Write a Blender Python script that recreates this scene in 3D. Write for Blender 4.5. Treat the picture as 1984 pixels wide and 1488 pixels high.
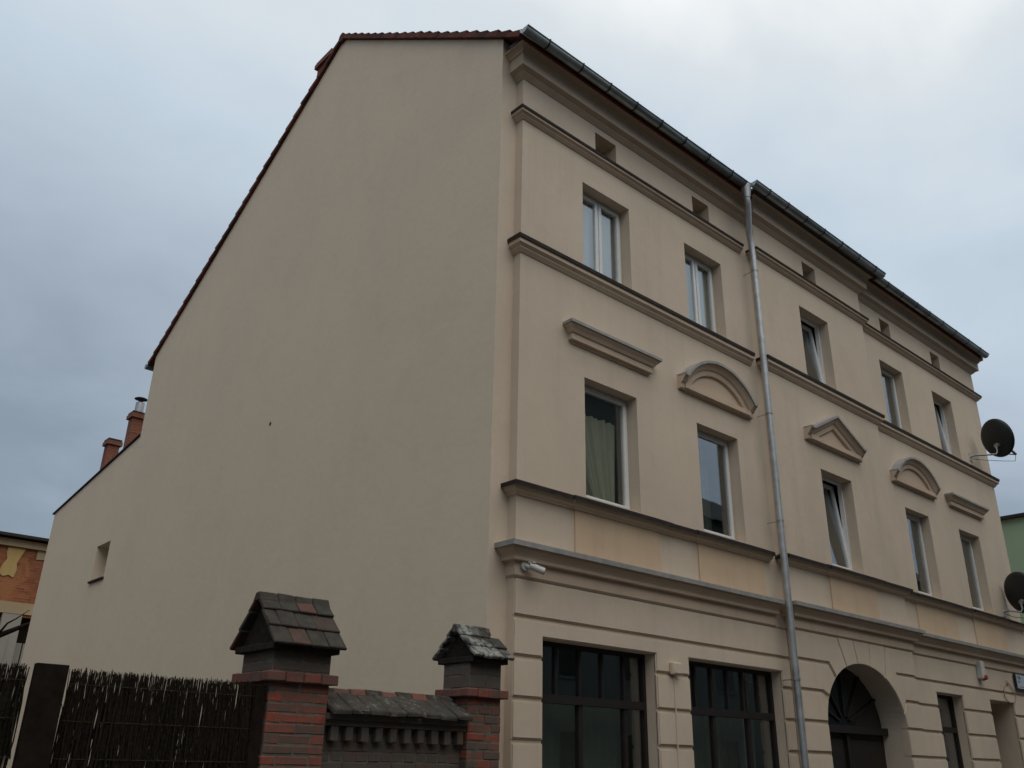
import bpy, bmesh, math, random
from mathutils import Vector, Matrix
random.seed(7)
S = bpy.context.scene
for o in list(bpy.data.objects): bpy.data.objects.remove(o)
COL = S.collection
rad = math.radians

# ------------------------------------------------------------------ camera
cam_d = bpy.data.cameras.new('camera'); cam = bpy.data.objects.new('camera', cam_d); COL.objects.link(cam)
yaw, pitch, roll = rad(41.4527), rad(23.2457), rad(1.1788)
fw = Vector((math.sin(yaw)*math.cos(pitch), math.cos(yaw)*math.cos(pitch), math.sin(pitch)))
r0 = Vector((math.cos(yaw), -math.sin(yaw), 0)); u0 = r0.cross(fw)
rt = r0*math.cos(roll)+u0*math.sin(roll); up = -r0*math.sin(roll)+u0*math.cos(roll)
cam.matrix_world = Matrix(((rt.x, up.x, -fw.x, -6.4577), (rt.y, up.y, -fw.y, -7.2), (rt.z, up.z, -fw.z, 1.6), (0, 0, 0, 1)))
cam_d.sensor_width = 36; cam_d.lens = 31.065; cam_d.clip_end = 3000; cam_d.clip_start = .05
S.camera = cam

# ------------------------------------------------------------------ sky and light (overcast late afternoon)
SUN_EL, SUN_AZ = rad(52), rad(195)          # azimuth clockwise from +y
W = bpy.data.worlds.new('World'); S.world = W; W.use_nodes = True
nt = W.node_tree; nt.nodes.clear()
def N(t, ty, loc=(0, 0), **kw):
    n = t.nodes.new(ty)
    for k, v in kw.items(): setattr(n, k, v)
    return n
def math_n(t, op, a=None, b=None, clamp=False):
    n = N(t, 'ShaderNodeMath', operation=op, use_clamp=clamp)
    for i, v in enumerate((a, b)):
        if v is None: continue
        if isinstance(v, (int, float)): n.inputs[i].default_value = v
        else: t.links.new(v, n.inputs[i])
    return n.outputs[0]
def mixc(t, fac, a, b, mode='MIX'):
    n = N(t, 'ShaderNodeMix', data_type='RGBA', blend_type=mode)
    for s, v in ((n.inputs[0], fac), (n.inputs[6], a), (n.inputs[7], b)):
        if isinstance(v, (int, float)): s.default_value = v
        elif isinstance(v, (tuple, list)): s.default_value = (*v[:3], 1)
        else: t.links.new(v, s)
    return n.outputs[2]
def ramp(t, fac, stops):
    n = N(t, 'ShaderNodeValToRGB'); el = n.color_ramp.elements
    while len(el) > 1: el.remove(el[0])
    for i, (p, c) in enumerate(stops):
        e = el[0] if i == 0 else el.new(p)
        e.position = p; e.color = (*c, 1) if isinstance(c, tuple) else (c, c, c, 1)
    t.links.new(fac, n.inputs[0]); return n.outputs[0]
def noise(t, vec, scale, detail=4, rough=.55, dist=0):
    n = N(t, 'ShaderNodeTexNoise'); n.inputs['Scale'].default_value = scale; n.inputs['Detail'].default_value = detail
    n.inputs['Roughness'].default_value = rough; n.inputs['Distortion'].default_value = dist
    if vec is not None: t.links.new(vec, n.inputs['Vector'])
    return n.outputs['Fac']
def mapping(t, vec, scale=(1, 1, 1), loc=(0, 0, 0)):
    n = N(t, 'ShaderNodeMapping'); n.inputs['Scale'].default_value = scale; n.inputs['Location'].default_value = loc
    t.links.new(vec, n.inputs['Vector']); return n.outputs[0]
tc = N(nt, 'ShaderNodeTexCoord')
sep = N(nt, 'ShaderNodeSeparateXYZ'); nt.links.new(tc.outputs['Generated'], sep.inputs[0])
den = math_n(nt, 'ADD', math_n(nt, 'MAXIMUM', sep.outputs[2], 0), .35)
comb = N(nt, 'ShaderNodeCombineXYZ')
nt.links.new(math_n(nt, 'DIVIDE', sep.outputs[0], den), comb.inputs[0]); nt.links.new(math_n(nt, 'DIVIDE', sep.outputs[1], den), comb.inputs[1])
cl1 = noise(nt, mapping(nt, comb.outputs[0], (1.25, 1.25, 1), (3.1, 5.2, 0)), 1.0, 6, .5, .35)
cl2 = noise(nt, mapping(nt, comb.outputs[0], (1, 1, 1), (9.4, 1.7, 0)), 3.2, 7, .55, .5)
elev = math_n(nt, 'MAXIMUM', sep.outputs[2], 0)
cloud = math_n(nt, 'ADD', math_n(nt, 'MULTIPLY', cl1, .75), math_n(nt, 'MULTIPLY', cl2, .25))
# overcast luminance rises from the horizon to the zenith; cloud thickness shifts it
side = math_n(nt, 'ADD', math_n(nt, 'MULTIPLY', sep.outputs[0], .93), math_n(nt, 'MULTIPLY', sep.outputs[1], -.36))     # the veiled sun's side of the sky is paler
lum = math_n(nt, 'ADD', math_n(nt, 'ADD', math_n(nt, 'SUBTRACT', math_n(nt, 'MULTIPLY', elev, 1.0), .085), math_n(nt, 'MULTIPLY', side, .15)), math_n(nt, 'MULTIPLY', math_n(nt, 'SUBTRACT', cloud, .5), .72), True)
ccol = ramp(nt, lum, [(0, (1.4, 1.75, 2.15)), (.2, (2.35, 2.85, 3.4)), (.36, (3.75, 4.4, 5.15)), (.55, (5.2, 6.05, 6.85)), (.68, (6.6, 7.1, 7.4)), (.92, (12.8, 12.3, 11.6))])
sky = N(nt, 'ShaderNodeTexSky', sky_type='NISHITA', sun_disc=False, sun_elevation=SUN_EL, sun_rotation=SUN_AZ)
bg = N(nt, 'ShaderNodeBackground'); bg.inputs['Strength'].default_value = .1
nt.links.new(mixc(nt, .9, sky.outputs[0], ccol), bg.inputs['Color'])
nt.links.new(bg.outputs[0], N(nt, 'ShaderNodeOutputWorld').inputs[0])
sd = bpy.data.lights.new('sun', 'SUN'); sd.energy = .75; sd.angle = rad(60); sd.color = (1, .93, .84)
sun = bpy.data.objects.new('sun', sd); COL.objects.link(sun)
sdir = Vector((math.sin(SUN_AZ)*math.cos(SUN_EL), math.cos(SUN_AZ)*math.cos(SUN_EL), math.sin(SUN_EL)))
sun.rotation_euler = sdir.to_track_quat('Z', 'Y').to_euler(); sun.location = (0, -20, 40)
S.view_settings.view_transform = 'Standard'; S.view_settings.look = 'None'; S.view_settings.gamma = 1
S.view_settings.exposure = .22; S.view_settings.use_curve_mapping = False

# ------------------------------------------------------------------ materials
MATS = {}
def mat(name):
    m = bpy.data.materials.new(name); m.use_nodes = True; t = m.node_tree
    p = t.nodes['Principled BSDF']; MATS[name] = m
    c = N(t, 'ShaderNodeTexCoord'); g = N(t, 'ShaderNodeNewGeometry')
    return m, t, p, c.outputs['Object'], g
def bump(t, p, h, dist, strength=1):
    b = N(t, 'ShaderNodeBump'); b.inputs['Distance'].default_value = dist; b.inputs['Strength'].default_value = strength
    t.links.new(h, b.inputs['Height']); t.links.new(b.outputs[0], p.inputs['Normal'])
def stucco(name, col, col2=None, streak=.14, grain=.0022):
    m, t, p, oc, g = mat(name)
    col2 = col2 or tuple(c*.86 for c in col)
    pos = g.outputs['Position']
    big = noise(t, pos, .55, 5, .6, .4)
    base = mixc(t, ramp(t, big, [(.32, 0.), (.7, 1.)]), col, col2)
    st = noise(t, mapping(t, pos, (5, 5, .28)), 1.0, 5, .6)
    base = mixc(t, math_n(t, 'MULTIPLY', ramp(t, st, [(.52, 0.), (.75, 1.)]), streak), base, tuple(c*.45 for c in col))
    blot = noise(t, mapping(t, pos, (1, 1, .7)), 2.3, 7, .62, .6)
    base = mixc(t, math_n(t, 'MULTIPLY', ramp(t, blot, [(.50, 0.), (.72, 1.)]), .10), base, tuple(c*.55 for c in col))
    fine = noise(t, pos, 60, 3, .6)
    base = mixc(t, ramp(t, fine, [(.3, .10), (.7, 0.)]), base, tuple(c*.6 for c in col))
    t.links.new(base, p.inputs['Base Color']); p.inputs['Roughness'].default_value = .93
    h = math_n(t, 'ADD', math_n(t, 'MULTIPLY', noise(t, pos, 190, 2, .6), 1), math_n(t, 'MULTIPLY', noise(t, pos, 7, 4, .5), 2.2))
    bump(t, p, h, grain, .8); return m
def plain(name, col, rough=.6, metal=0., var=.25, scale=9, bumpd=0, objvar=0., dirt=None, dirt_amt=.5):
    m, t, p, oc, g = mat(name); pos = g.outputs['Position']
    n = noise(t, pos, scale, 5, .6)
    base = mixc(t, ramp(t, n, [(.3, 0.), (.72, 1.)]), tuple(c*(1-var) for c in col), tuple(min(1, c*(1+var)) for c in col))
    if objvar:
        oi = N(t, 'ShaderNodeObjectInfo')
        base = mixc(t, math_n(t, 'MULTIPLY', oi.outputs['Random'], objvar), base, tuple(c*.35 for c in col))
    if dirt:
        d = noise(t, pos, scale*.35, 6, .65)
        base = mixc(t, math_n(t, 'MULTIPLY', ramp(t, d, [(.45, 0.), (.62, 1.)]), dirt_amt), base, dirt)
    t.links.new(base, p.inputs['Base Color']); p.inputs['Roughness'].default_value = rough; p.inputs['Metallic'].default_value = metal; p.inputs['Specular IOR Level'].default_value = .12 if rough >= .8 else .5
    if bumpd: bump(t, p, noise(t, pos, scale*6, 4, .6), bumpd)
    return m
M_FAC = stucco('cream_facade_paint', (.665, .55, .425))
M_GAB = stucco('grey_beige_gable_plaster', (.775, .652, .488), (.745, .612, .465), .025)
M_MLD = stucco('facade_paint_bounce_tint', (.64, .495, .365), None, .2, .0012)  # facade paint, made tanner and darker to hold the bounced light on mouldings
M_PAN = stucco('ochre_panel_paint', (.66, .49, .33), None, .2)
M_GREEN = stucco('pale_green_plaster', (.37, .50, .35), None, .1)
M_CREAM2 = stucco('old_cream_plaster', (.42, .32, .19), None, .3)
M_YEL = stucco('old_yellow_plaster', (.50, .34, .13), None, .3)
M_GREY2 = stucco('old_grey_plaster', (.33, .31, .27), None, .5)
M_OPP = stucco('opposite_house_plaster', (.26, .24, .20), None, .3)
M_OPP2 = stucco('opposite_house_teal_plaster', (.115, .135, .12), None, .3)
M_ZINC = plain('weathered_zinc', (.47, .485, .49), .5, .7, .22, 6, .0)
M_GUT = plain('grey_zinc_gutter', (.34, .37, .375), .36, .85, .25, 5)
M_CAPZ = plain('pale_zinc_flashing', (.34, .33, .315), .6, .15, .2, 8)
M_CAPD = plain('dark_brown_flashing', (.042, .034, .031), .8, 0, .3, 12)
M_TILE = plain('red_clay_tile', (.18, .066, .046), .8, 0, .3, 8, .001, .75, (.06, .042, .036), .7)
M_ROOF = plain('red_roof_tiles', (.20, .06, .038), .8, 0, .3, 8, .001)
M_CHIM = None
M_WHITE = plain('white_window_plastic', (.74, .75, .74), .4, 0, .05, 20)
M_WOOD = plain('dark_brown_wood', (.013, .008, .006), .6, 0, .35, 14)
M_BLACKW = plain('black_brown_post_wood', (.015, .011, .008), 1.0, 0, .4, 10, .001)
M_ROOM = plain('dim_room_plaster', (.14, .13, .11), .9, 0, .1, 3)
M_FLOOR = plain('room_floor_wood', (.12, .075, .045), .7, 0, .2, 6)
M_DISH = plain('black_dish_paint', (.012, .014, .015), .5, 0, .2, 8)
M_STEEL = plain('galvanised_steel', (.38, .38, .37), .45, .7, .2, 20)
M_PLAST = plain('white_plastic', (.52, .52, .49), .55, 0, .12, 12)
M_RED = plain('red_lamp_plastic', (.35, .02, .02), .3, 0, .1, 12)
M_DKGL = plain('dark_lens', (.01, .01, .012), .15)
M_CABLE = plain('tan_painted_cable', (.34, .26, .17), .7)
M_SIGN = plain('pale_blue_sign_enamel', (.40, .47, .52), .35, 0, .08, 20)
M_SIGNK = plain('dark_sign_ink', (.05, .07, .12), .5)
M_SIGNR = plain('red_sign_ink', (.30, .12, .13), .5)
M_ASPH = plain('asphalt', (.035, .035, .037), .9, 0, .3, 12, .003)
M_PAVE = plain('concrete_pavers', (.12, .115, .105), .9, 0, .2, 5, .002)
M_KERB = plain('granite_kerb', (.28, .27, .26), .85, 0, .2, 15, .001)
M_EARTH = plain('yard_earth', (.06, .055, .042), .95, 0, .35, 2, .01)
M_GRATE = plain('dark_grate', (.02, .02, .02), .6)
M_TWIG = plain('brushwood', (.022, .017, .012), .95, 0, .6, 45)
M_WIRE = plain('rusty_wire', (.06, .045, .035), .7, .5)
M_MORT = plain('grimy_mortar', (.135, .12, .10), .95, 0, .4, 9, .002)
M_SLATE = plain('dark_slate', (.05, .056, .056), .85, 0, .25, 6)
M_SOOT_SHADE = plain('sooty_brick_and_shade', (.034, .028, .023), .95, 0, .4, 16, .003)  # dark slab brick; on the gable fill this colour stands for deep shade
M_NET = None
def brick_mat(name, red, soot, soot_lo, soot_hi):
    m, t, p, oc, g = mat(name); pos = g.outputs['Position']; oi = N(t, 'ShaderNodeObjectInfo')
    r = oi.outputs['Random']
    b = mixc(t, ramp(t, noise(t, pos, 40, 4, .6), [(.3, 0.), (.7, 1.)]), tuple(c*.75 for c in red), tuple(c*1.2 for c in red))
    wn = N(t, 'ShaderNodeTexWhiteNoise', noise_dimensions='1D'); t.links.new(r, wn.inputs['W'])
    b = mixc(t, math_n(t, 'MULTIPLY', wn.outputs['Value'], .5), b, (.16, .085, .06))
    s = math_n(t, 'ADD', noise(t, pos, 6.5, 7, .68), math_n(t, 'MULTIPLY', math_n(t, 'SUBTRACT', r, .5), .22))
    b = mixc(t, ramp(t, s, [(soot_lo, 0.), (soot_hi, .93)]), b, soot)
    t.links.new(b, p.inputs['Base Color']); p.inputs['Roughness'].default_value = .92
    bump(t, p, noise(t, pos, 130, 4, .65), .003); return m
M_BRICK = brick_mat('red_pillar_brick', (.27, .062, .036), (.095, .076, .06), .41, .62)
M_BRICKG = brick_mat('sooty_wall_brick', (.14, .075, .055), (.10, .088, .074), .28, .46)
M_BRICKB = brick_mat('red_band_brick', (.24, .062, .042), (.10, .07, .058), .40, .66)
def cap_mat(name, lich, amt_lo, red=.72):
    m, t, p, oc, g = mat(name); pos = g.outputs['Position']; oi = N(t, 'ShaderNodeObjectInfo')
    b = mixc(t, ramp(t, noise(t, pos, 12, 5, .6), [(.3, 0.), (.7, 1.)]), (.024, .021, .017), (.060, .049, .038))
    b = mixc(t, ramp(t, oi.outputs['Random'], [(min(red, .98), 0.), (min(red+.08, 1), .55 if red < .9 else 0.)]), b, (.15, .065, .045))
    b = mixc(t, ramp(t, noise(t, pos, 5, 5, .6), [(.52, 0.), (.66, .45)]), b, (.040, .047, .030))
    l = math_n(t, 'MULTIPLY', ramp(t, noise(t, pos, 17, 8, .75), [(amt_lo, 0.), (amt_lo+.14, .85)]), ramp(t, noise(t, pos, 4, 3), [(.40, 0.), (.55, 1.)]))
    b = mixc(t, l, b, lich)
    t.links.new(b, p.inputs['Base Color']); p.inputs['Roughness'].default_value = .95
    bump(t, p, noise(t, pos, 70, 5, .65), .003); return m
M_CAP1 = cap_mat('mossy_dark_cap_tile', (.22, .23, .21), .66)
M_CAP2 = cap_mat('lichen_white_cap_tile', (.31, .32, .295), .41, .95)
M_CAP3 = cap_mat('lichen_spotted_coping_tile', (.30, .31, .285), .54, .95)
def brickwall_mat(name, red, mort, sc=1., patch=None):
    m, t, p, oc, g = mat(name); pos = g.outputs['Position']
    sp = N(t, 'ShaderNodeSeparateXYZ'); t.links.new(pos, sp.inputs[0])
    cb = N(t, 'ShaderNodeCombineXYZ'); t.links.new(math_n(t, 'ADD', sp.outputs[0], sp.outputs[1]), cb.inputs[0]); t.links.new(sp.outputs[2], cb.inputs[1])
    bt = N(t, 'ShaderNodeTexBrick'); t.links.new(cb.outputs[0], bt.inputs['Vector'])
    for k, v in (('Scale', sc), ('Mortar Size', .012), ('Brick Width', .26), ('Row Height', .075)): bt.inputs[k].default_value = v
    bt.inputs['Color1'].default_value = (*red, 1); bt.inputs['Color2'].default_value = (*[c*.6 for c in red], 1); bt.inputs['Mortar'].default_value = (*mort, 1)
    b = bt.outputs['Color']
    b = mixc(t, ramp(t, noise(t, pos, 1.6, 6, .65), [(.42, 0.), (.66, .75)]), b, tuple(c*.4 for c in red))
    if patch: b = mixc(t, ramp(t, noise(t, pos, .9, 6, .6, .6), [(.60, 0.), (.63, .8)]), b, patch)
    t.links.new(b, p.inputs['Base Color']); p.inputs['Roughness'].default_value = .92
    bump(t, p, math_n(t, 'ADD', bt.outputs['Fac'], noise(t, pos, 50, 3)), .006, .6); return m
M_CHIM = brickwall_mat('chimney_brick', (.36, .10, .048), (.22, .15, .11))
M_OLDB = brickwall_mat('exposed_old_brick', (.37, .115, .045), (.28, .13, .07), 1., (.34, .14, .055))
def glass_mat():
    m = bpy.data.materials.new('window_glass'); m.use_nodes = True; t = m.node_tree; t.nodes.clear()
    lw = N(t, 'ShaderNodeLayerWeight'); lw.inputs['Blend'].default_value = .5      # facing: the same from both sides of the pane
    fac = math_n(t, 'ADD', .15, math_n(t, 'MULTIPLY', math_n(t, 'POWER', lw.outputs['Facing'], 4.), .85))
    g = N(t, 'ShaderNodeNewGeometry')
    b = N(t, 'ShaderNodeBump'); b.inputs['Distance'].default_value = .003; b.inputs['Strength'].default_value = .25
    t.links.new(noise(t, g.outputs['Position'], 2.2, 2), b.inputs['Height'])
    tr = N(t, 'ShaderNodeBsdfTransparent'); tr.inputs[0].default_value = (.86, .89, .88, 1)
    gl = N(t, 'ShaderNodeBsdfGlossy'); gl.inputs['Roughness'].default_value = .015; gl.inputs['Color'].default_value = (.95, .97, 1, 1)
    t.links.new(b.outputs[0], gl.inputs['Normal'])
    mx = N(t, 'ShaderNodeMixShader'); t.links.new(fac, mx.inputs[0]); t.links.new(tr.outputs[0], mx.inputs[1]); t.links.new(gl.outputs[0], mx.inputs[2])
    t.links.new(mx.outputs[0], N(t, 'ShaderNodeOutputMaterial').inputs[0]); return m
M_GLASS = glass_mat()
def cloth(name, col):
    m, t, p, oc, g = mat(name)
    t.links.new(mixc(t, noise(t, g.outputs['Position'], 6, 3), tuple(c*.85 for c in col), col), p.inputs['Base Color']); p.inputs['Roughness'].default_value = .95
    tl = N(t, 'ShaderNodeBsdfTranslucent'); tl.inputs[0].default_value = (*col, 1)
    mx = N(t, 'ShaderNodeMixShader'); mx.inputs[0].default_value = .3; o = t.nodes['Material Output']
    t.links.new(p.outputs[0], mx.inputs[1]); t.links.new(tl.outputs[0], mx.inputs[2]); t.links.new(mx.outputs[0], o.inputs[0]); return m
M_NET = cloth('bright_pane_net', (.88, .88, .86)); M_YCUR = cloth('pale_yellow_curtain', (.85, .81, .62)); M_GCUR = cloth('grey_green_curtain', (.26, .28, .22)); M_DCUR = cloth('dim_shop_net', (.20, .205, .155))

# ------------------------------------------------------------------ helpers
def link(name, me, m, parent=None, loc=None):
    o = bpy.data.objects.new(name, me); COL.objects.link(o)
    if m and not me.materials: me.materials.append(m)
    if parent is not None: o.parent = parent
    if loc is not None: o.location = loc
    elif parent is not None and parent.parent is None and parent.type == 'EMPTY': o.location = -parent.location
    return o
def tag(o, label, cat, group=None, kind=None):
    o['label'] = label; o['category'] = cat
    if group: o['group'] = group
    if kind: o['kind'] = kind
    return o
def thing(name, label, cat, loc, group=None):
    e = bpy.data.objects.new(name, None); COL.objects.link(e); e.location = loc; e.empty_display_size = .2
    return tag(e, label, cat, group)
class MB:
    def __init__(s): s.v = []; s.f = []; s.sm = []
    def add(s, vs, fs, smooth=False):
        b = len(s.v); s.v += [tuple(v) for v in vs]
        for f in fs: s.f.append([b+i for i in f]); s.sm.append(smooth)
        return s
    def box(s, x0, x1, y0, y1, z0, z1):
        return s.add([(x0, y0, z0), (x1, y0, z0), (x1, y1, z0), (x0, y1, z0), (x0, y0, z1), (x1, y0, z1), (x1, y1, z1), (x0, y1, z1)],
                     [(0, 3, 2, 1), (4, 5, 6, 7), (0, 1, 5, 4), (1, 2, 6, 5), (2, 3, 7, 6), (3, 0, 4, 7)])
    def quad(s, a, b, c, d): return s.add([a, b, c, d], [(0, 1, 2, 3)])
    def prism(s, poly, axis, a, b):
        n = len(poly); P = []
        for w in (a, b):
            for q in poly: P.append((w, q[0], q[1]) if axis == 'x' else (q[0], w, q[1]) if axis == 'y' else (q[0], q[1], w))
        return s.add(P, [list(range(n))[::-1], list(range(n, 2*n))]+[(i, (i+1) % n, n+(i+1) % n, n+i) for i in range(n)])
    def tube(s, path, r, n=10, caps=True, radii=None):
        path = [Vector(p) for p in path]; P = []; a = None
        for i, p in enumerate(path):
            d = (path[min(i+1, len(path)-1)]-path[max(i-1, 0)]).normalized()
            if a is None:
                a = d.cross(Vector((0, 0, 1)) if abs(d.z) < .9 else Vector((1, 0, 0))).normalized()
            a = (a-d*a.dot(d)).normalized(); b = d.cross(a); rr = radii[i] if radii else r
            for k in range(n):
                th = 2*math.pi*k/n; P.append(p+(a*math.cos(th)+b*math.sin(th))*rr)
        F = [(i*n+k, i*n+(k+1) % n, (i+1)*n+(k+1) % n, (i+1)*n+k) for i in range(len(path)-1) for k in range(n)]
        s.add(P, F, True)
        if caps: s.add(P[:n], [list(range(n))]); s.add(P[-n:], [list(range(n))])
        return s
    def sweep(s, path, prof, closed=True, smooth=False):
        """profile (p, z) carried along a plan polyline; p is measured to the right of travel, corners mitred"""
        n = len(path); m = len(prof); P = []
        for i, (x, y) in enumerate(path):
            ds = []
            if i > 0: ds.append(Vector((x-path[i-1][0], y-path[i-1][1])).normalized())
            if i < n-1: ds.append(Vector((path[i+1][0]-x, path[i+1][1]-y)).normalized())
            ns = [Vector((d.y, -d.x)) for d in ds]
            k = ns[0] if len(ns) == 1 else (ns[0]+ns[1])/(1+ns[0].dot(ns[1]))
            for (p, z) in prof: P.append((x+k.x*p, y+k.y*p, z))
        mm = m if closed else m-1
        F = [(i*m+j, (i+1)*m+j, (i+1)*m+(j+1) % m, i*m+(j+1) % m) for i in range(n-1) for j in range(mm)]
        if closed: F += [list(range(m))[::-1], [(n-1)*m+j for j in range(m)]]
        return s.add(P, F, smooth)
    def rake(s, path, prof, y):
        """profile (dn, p) along a polyline in the facade plane; dn measured along the upward normal, p towards the street"""
        n = len(path); m = len(prof); P = []
        for i, (x, z) in enumerate(path):
            ds = []
            if i > 0: ds.append(Vector((x-path[i-1][0], z-path[i-1][1])).normalized())
            if i < n-1: ds.append(Vector((path[i+1][0]-x, path[i+1][1]-z)).normalized())
            ns = [Vector((-d.y, d.x)) for d in ds]
            k = ns[0] if len(ns) == 1 else (ns[0]+ns[1])/(1+ns[0].dot(ns[1]))
            for (dn, p) in prof: P.append((x+k.x*dn, y-p, z+k.y*dn))
        F = [(i*m+j, (i+1)*m+j, (i+1)*m+(j+1) % m, i*m+(j+1) % m) for i in range(n-1) for j in range(m)]
        F += [list(range(m))[::-1], [(n-1)*m+j for j in range(m)]]
        return s.add(P, F)
    def jitter(s, a):
        s.v = [tuple(c+random.uniform(-a, a) for c in v) for v in s.v]; return s
    def mesh(s, name, bevel=0, fix=True):
        me = bpy.data.meshes.new(name); me.from_pydata(s.v, [], s.f)
        for pl, q in zip(me.polygons, s.sm): pl.use_smooth = q
        if fix or bevel:
            bm = bmesh.new(); bm.from_mesh(me)
            if bevel: bmesh.ops.bevel(bm, geom=list(bm.edges), offset=bevel, segments=1, affect='EDGES', clamp_overlap=True)
            bmesh.ops.recalc_face_normals(bm, faces=list(bm.faces)); bm.to_mesh(me); bm.free()
        return me
    def build(s, name, m, parent=None, bevel=0, fix=True, loc=None): return link(name, s.mesh(name, bevel, fix), m, parent, loc)
def block_mesh(name, poly, yf, yb, bev=.014):
    """a plaster block: outline in x,z, rounded front edges"""
    bm = bmesh.new()
    vs = [bm.verts.new((x, yf, z)) for x, z in poly]; f = bm.faces.new(vs)
    r = bmesh.ops.extrude_face_region(bm, geom=[f])
    for e in r['geom']:
        if isinstance(e, bmesh.types.BMVert): e.co.y = yb
    bmesh.ops.recalc_face_normals(bm, faces=list(bm.faces))
    fe = [e for e in bm.edges if all(abs(v.co.y-yf) < 1e-6 for v in e.verts)]
    bmesh.ops.bevel(bm, geom=fe, offset=bev, segments=2, affect='EDGES', clamp_overlap=True)
    me = bpy.data.meshes.new(name); bm.to_mesh(me); bm.free(); return me
def copies(o, parent, loc, rot=None):
    c = o.copy(); COL.objects.link(c); c.parent = parent; c.location = loc
    if rot: c.rotation_euler = rot
    return c

# ------------------------------------------------------------------ ground, street
def sheet(name, x0, x1, y0, y1, z, m, th=.25):
    o = MB().box(x0, x1, y0, y1, z-th, z).build(name, m); o['kind'] = 'structure'; return o
sheet('ground', -600, 600, -600, 600, -.14, M_EARTH)
sheet('road', -120, 120, -9.4, -2.6, -.12, M_ASPH)
sheet('pavement', -120, 120, -2.4, -.0, 0, M_PAVE)
sheet('pavement', -120, 120, -12.2, -9.6, 0, M_PAVE)
sheet('kerb', -120, 120, -2.6, -2.4, .004, M_KERB)
sheet('kerb', -120, 120, -9.6, -9.4, .004, M_KERB)
sheet('yard', -40, -.3, .004, 23.9, .0, M_EARTH)

# ------------------------------------------------------------------ the tenement house
H = thing('tenement_house', 'cream three-storey corner tenement with blank grey-beige gable wall and red tile verge', 'house', (7, 5, 0))
Q = -.12                       # street face of the middle projection
XL, XM0, XM1, XR = 0., 5.34, 9.0, 14.62
GX, GY = -.28, .13             # thick insulated gable face stands proud of the house corner
ZT = 10.62
def wall_grid(mb, x0, x1, y, z0, z1, ops):
    """wall face with openings (xa, xb, za, zb, depth) and their reveals"""
    xs = sorted({x0, x1, *[a for o in ops for a in o[:2]]}); zs = sorted({z0, z1, *[a for o in ops for a in o[2:4]]})
    for i in range(len(xs)-1):
        for j in range(len(zs)-1):
            cx, cz = (xs[i]+xs[i+1])/2, (zs[j]+zs[j+1])/2
            if any(o[0] < cx < o[1] and o[2] < cz < o[3] for o in ops): continue
            mb.quad((xs[i], y, zs[j]), (xs[i+1], y, zs[j]), (xs[i+1], y, zs[j+1]), (xs[i], y, zs[j+1]))
    for a, b, c, d, dp in ops:
        yb = y+dp
        mb.quad((a, y, c), (a, yb, c), (a, yb, d), (a, y, d)); mb.quad((b, y, c), (b, y, d), (b, yb, d), (b, yb, c))
        mb.quad((a, y, d), (a, yb, d), (b, yb, d), (b, y, d)); mb.quad((a, y, c), (b, y, c), (b, yb, c), (a, yb, c))
TW = [(1.163, 2.16), (3.477, 4.445), (6.617, 7.59), (9.776, 10.743), (12.10, 13.06)]      # top-floor windows
FW = [(1.145, 2.165), (3.492, 4.495), (6.672, 7.67), (9.878, 10.856), (12.2, 13.188)]      # first-floor windows
VT = [(1.454, 1.913), (3.778, 4.227), (6.911, 7.358), (10.07, 10.50), (12.39, 12.83)]      # attic vents
PN = [(.93, 2.50), (3.311, 4.866), (6.50, 7.98), (9.66, 11.28), (12.07, 13.55)]            # ochre panels under the windows
ZTW, ZFW, ZV, ZP = (7.835, 9.25), (4.605, 6.2), (9.9, 10.29), (3.86, 4.405)
sec = lambda i: 0 if i < 2 else 1 if i == 2 else 2
wy = lambda i: Q if i == 2 else 0.
def ops_for(s):
    r = []
    for i in range(5):
        if sec(i) != s: continue
        r += [(*TW[i], *ZTW, .2), (*FW[i], *ZFW, .2), (*VT[i], *ZV, .40)]
    return r
mb = MB()
wall_grid(mb, XL, XM0, 0, 3.478, ZT, ops_for(0)); wall_grid(mb, XM0, XM1, Q, 3.478, ZT, ops_for(1)); wall_grid(mb, XM1, XR, 0, 3.478, ZT, ops_for(2))
for x in (XM0, XM1): mb.quad((x, 0, 3.478), (x, Q, 3.478), (x, Q, ZT), (x, 0, ZT))
mb.quad((XL, 0, 3.478), (XL, GY+.02, 3.478), (XL, GY+.02, ZT), (XL, 0, ZT)); mb.quad((XL+.003, .01, 0), (XL+.003, GY+.02, 0), (XL+.003, GY+.02, 3.49), (XL+.003, .01, 3.49))
mb.quad((XR, 0, 0), (XR, 12.3, 0), (XR, 12.3, ZT), (XR, 0, ZT))
upper = mb.build('facade_wall', M_FAC, H, fix=False)
# ground-floor backing wall, seen only in the joints
G_L = [(.437, 2.344, .5, 2.87, .17), (2.993, 5.107, .5, 2.87, .17)]
G_R = [(9.955, 10.999, .7, 2.885, .18), (12.2, 13.33, .12, 2.885, .75)]
mb = MB()
wall_grid(mb, XL, XM0+.02, .03, 0, 3.49, G_L); wall_grid(mb, XM1-.02, XR, .03, 0, 3.49, G_R)
AX, AZ, AA, AB = 7.22, 2.2, 1.21, .93          # basket arch of the doorway
arch = [(AX-AA*math.cos(math.pi*k/32), AZ+AB*math.sin(math.pi*k/32)) for k in range(33)]
yb_ = Q+.03
bm_pts = [(XM0+.02, 0), (AX-AA-.012, 0)]+[(AX-(AA+.012)*math.cos(math.pi*k/32), AZ+(AB+.012)*math.sin(math.pi*k/32)) for k in range(33)]+[(AX+AA+.012, 0), (XM1-.02, 0), (XM1-.02, 3.49), (XM0+.02, 3.49)]
n = len(bm_pts)
half = [(XM0+.02, 0), (AX-AA-.012, 0)]+bm_pts[2:19]+[(AX, 3.49), (XM0+.02, 3.49)]
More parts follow.
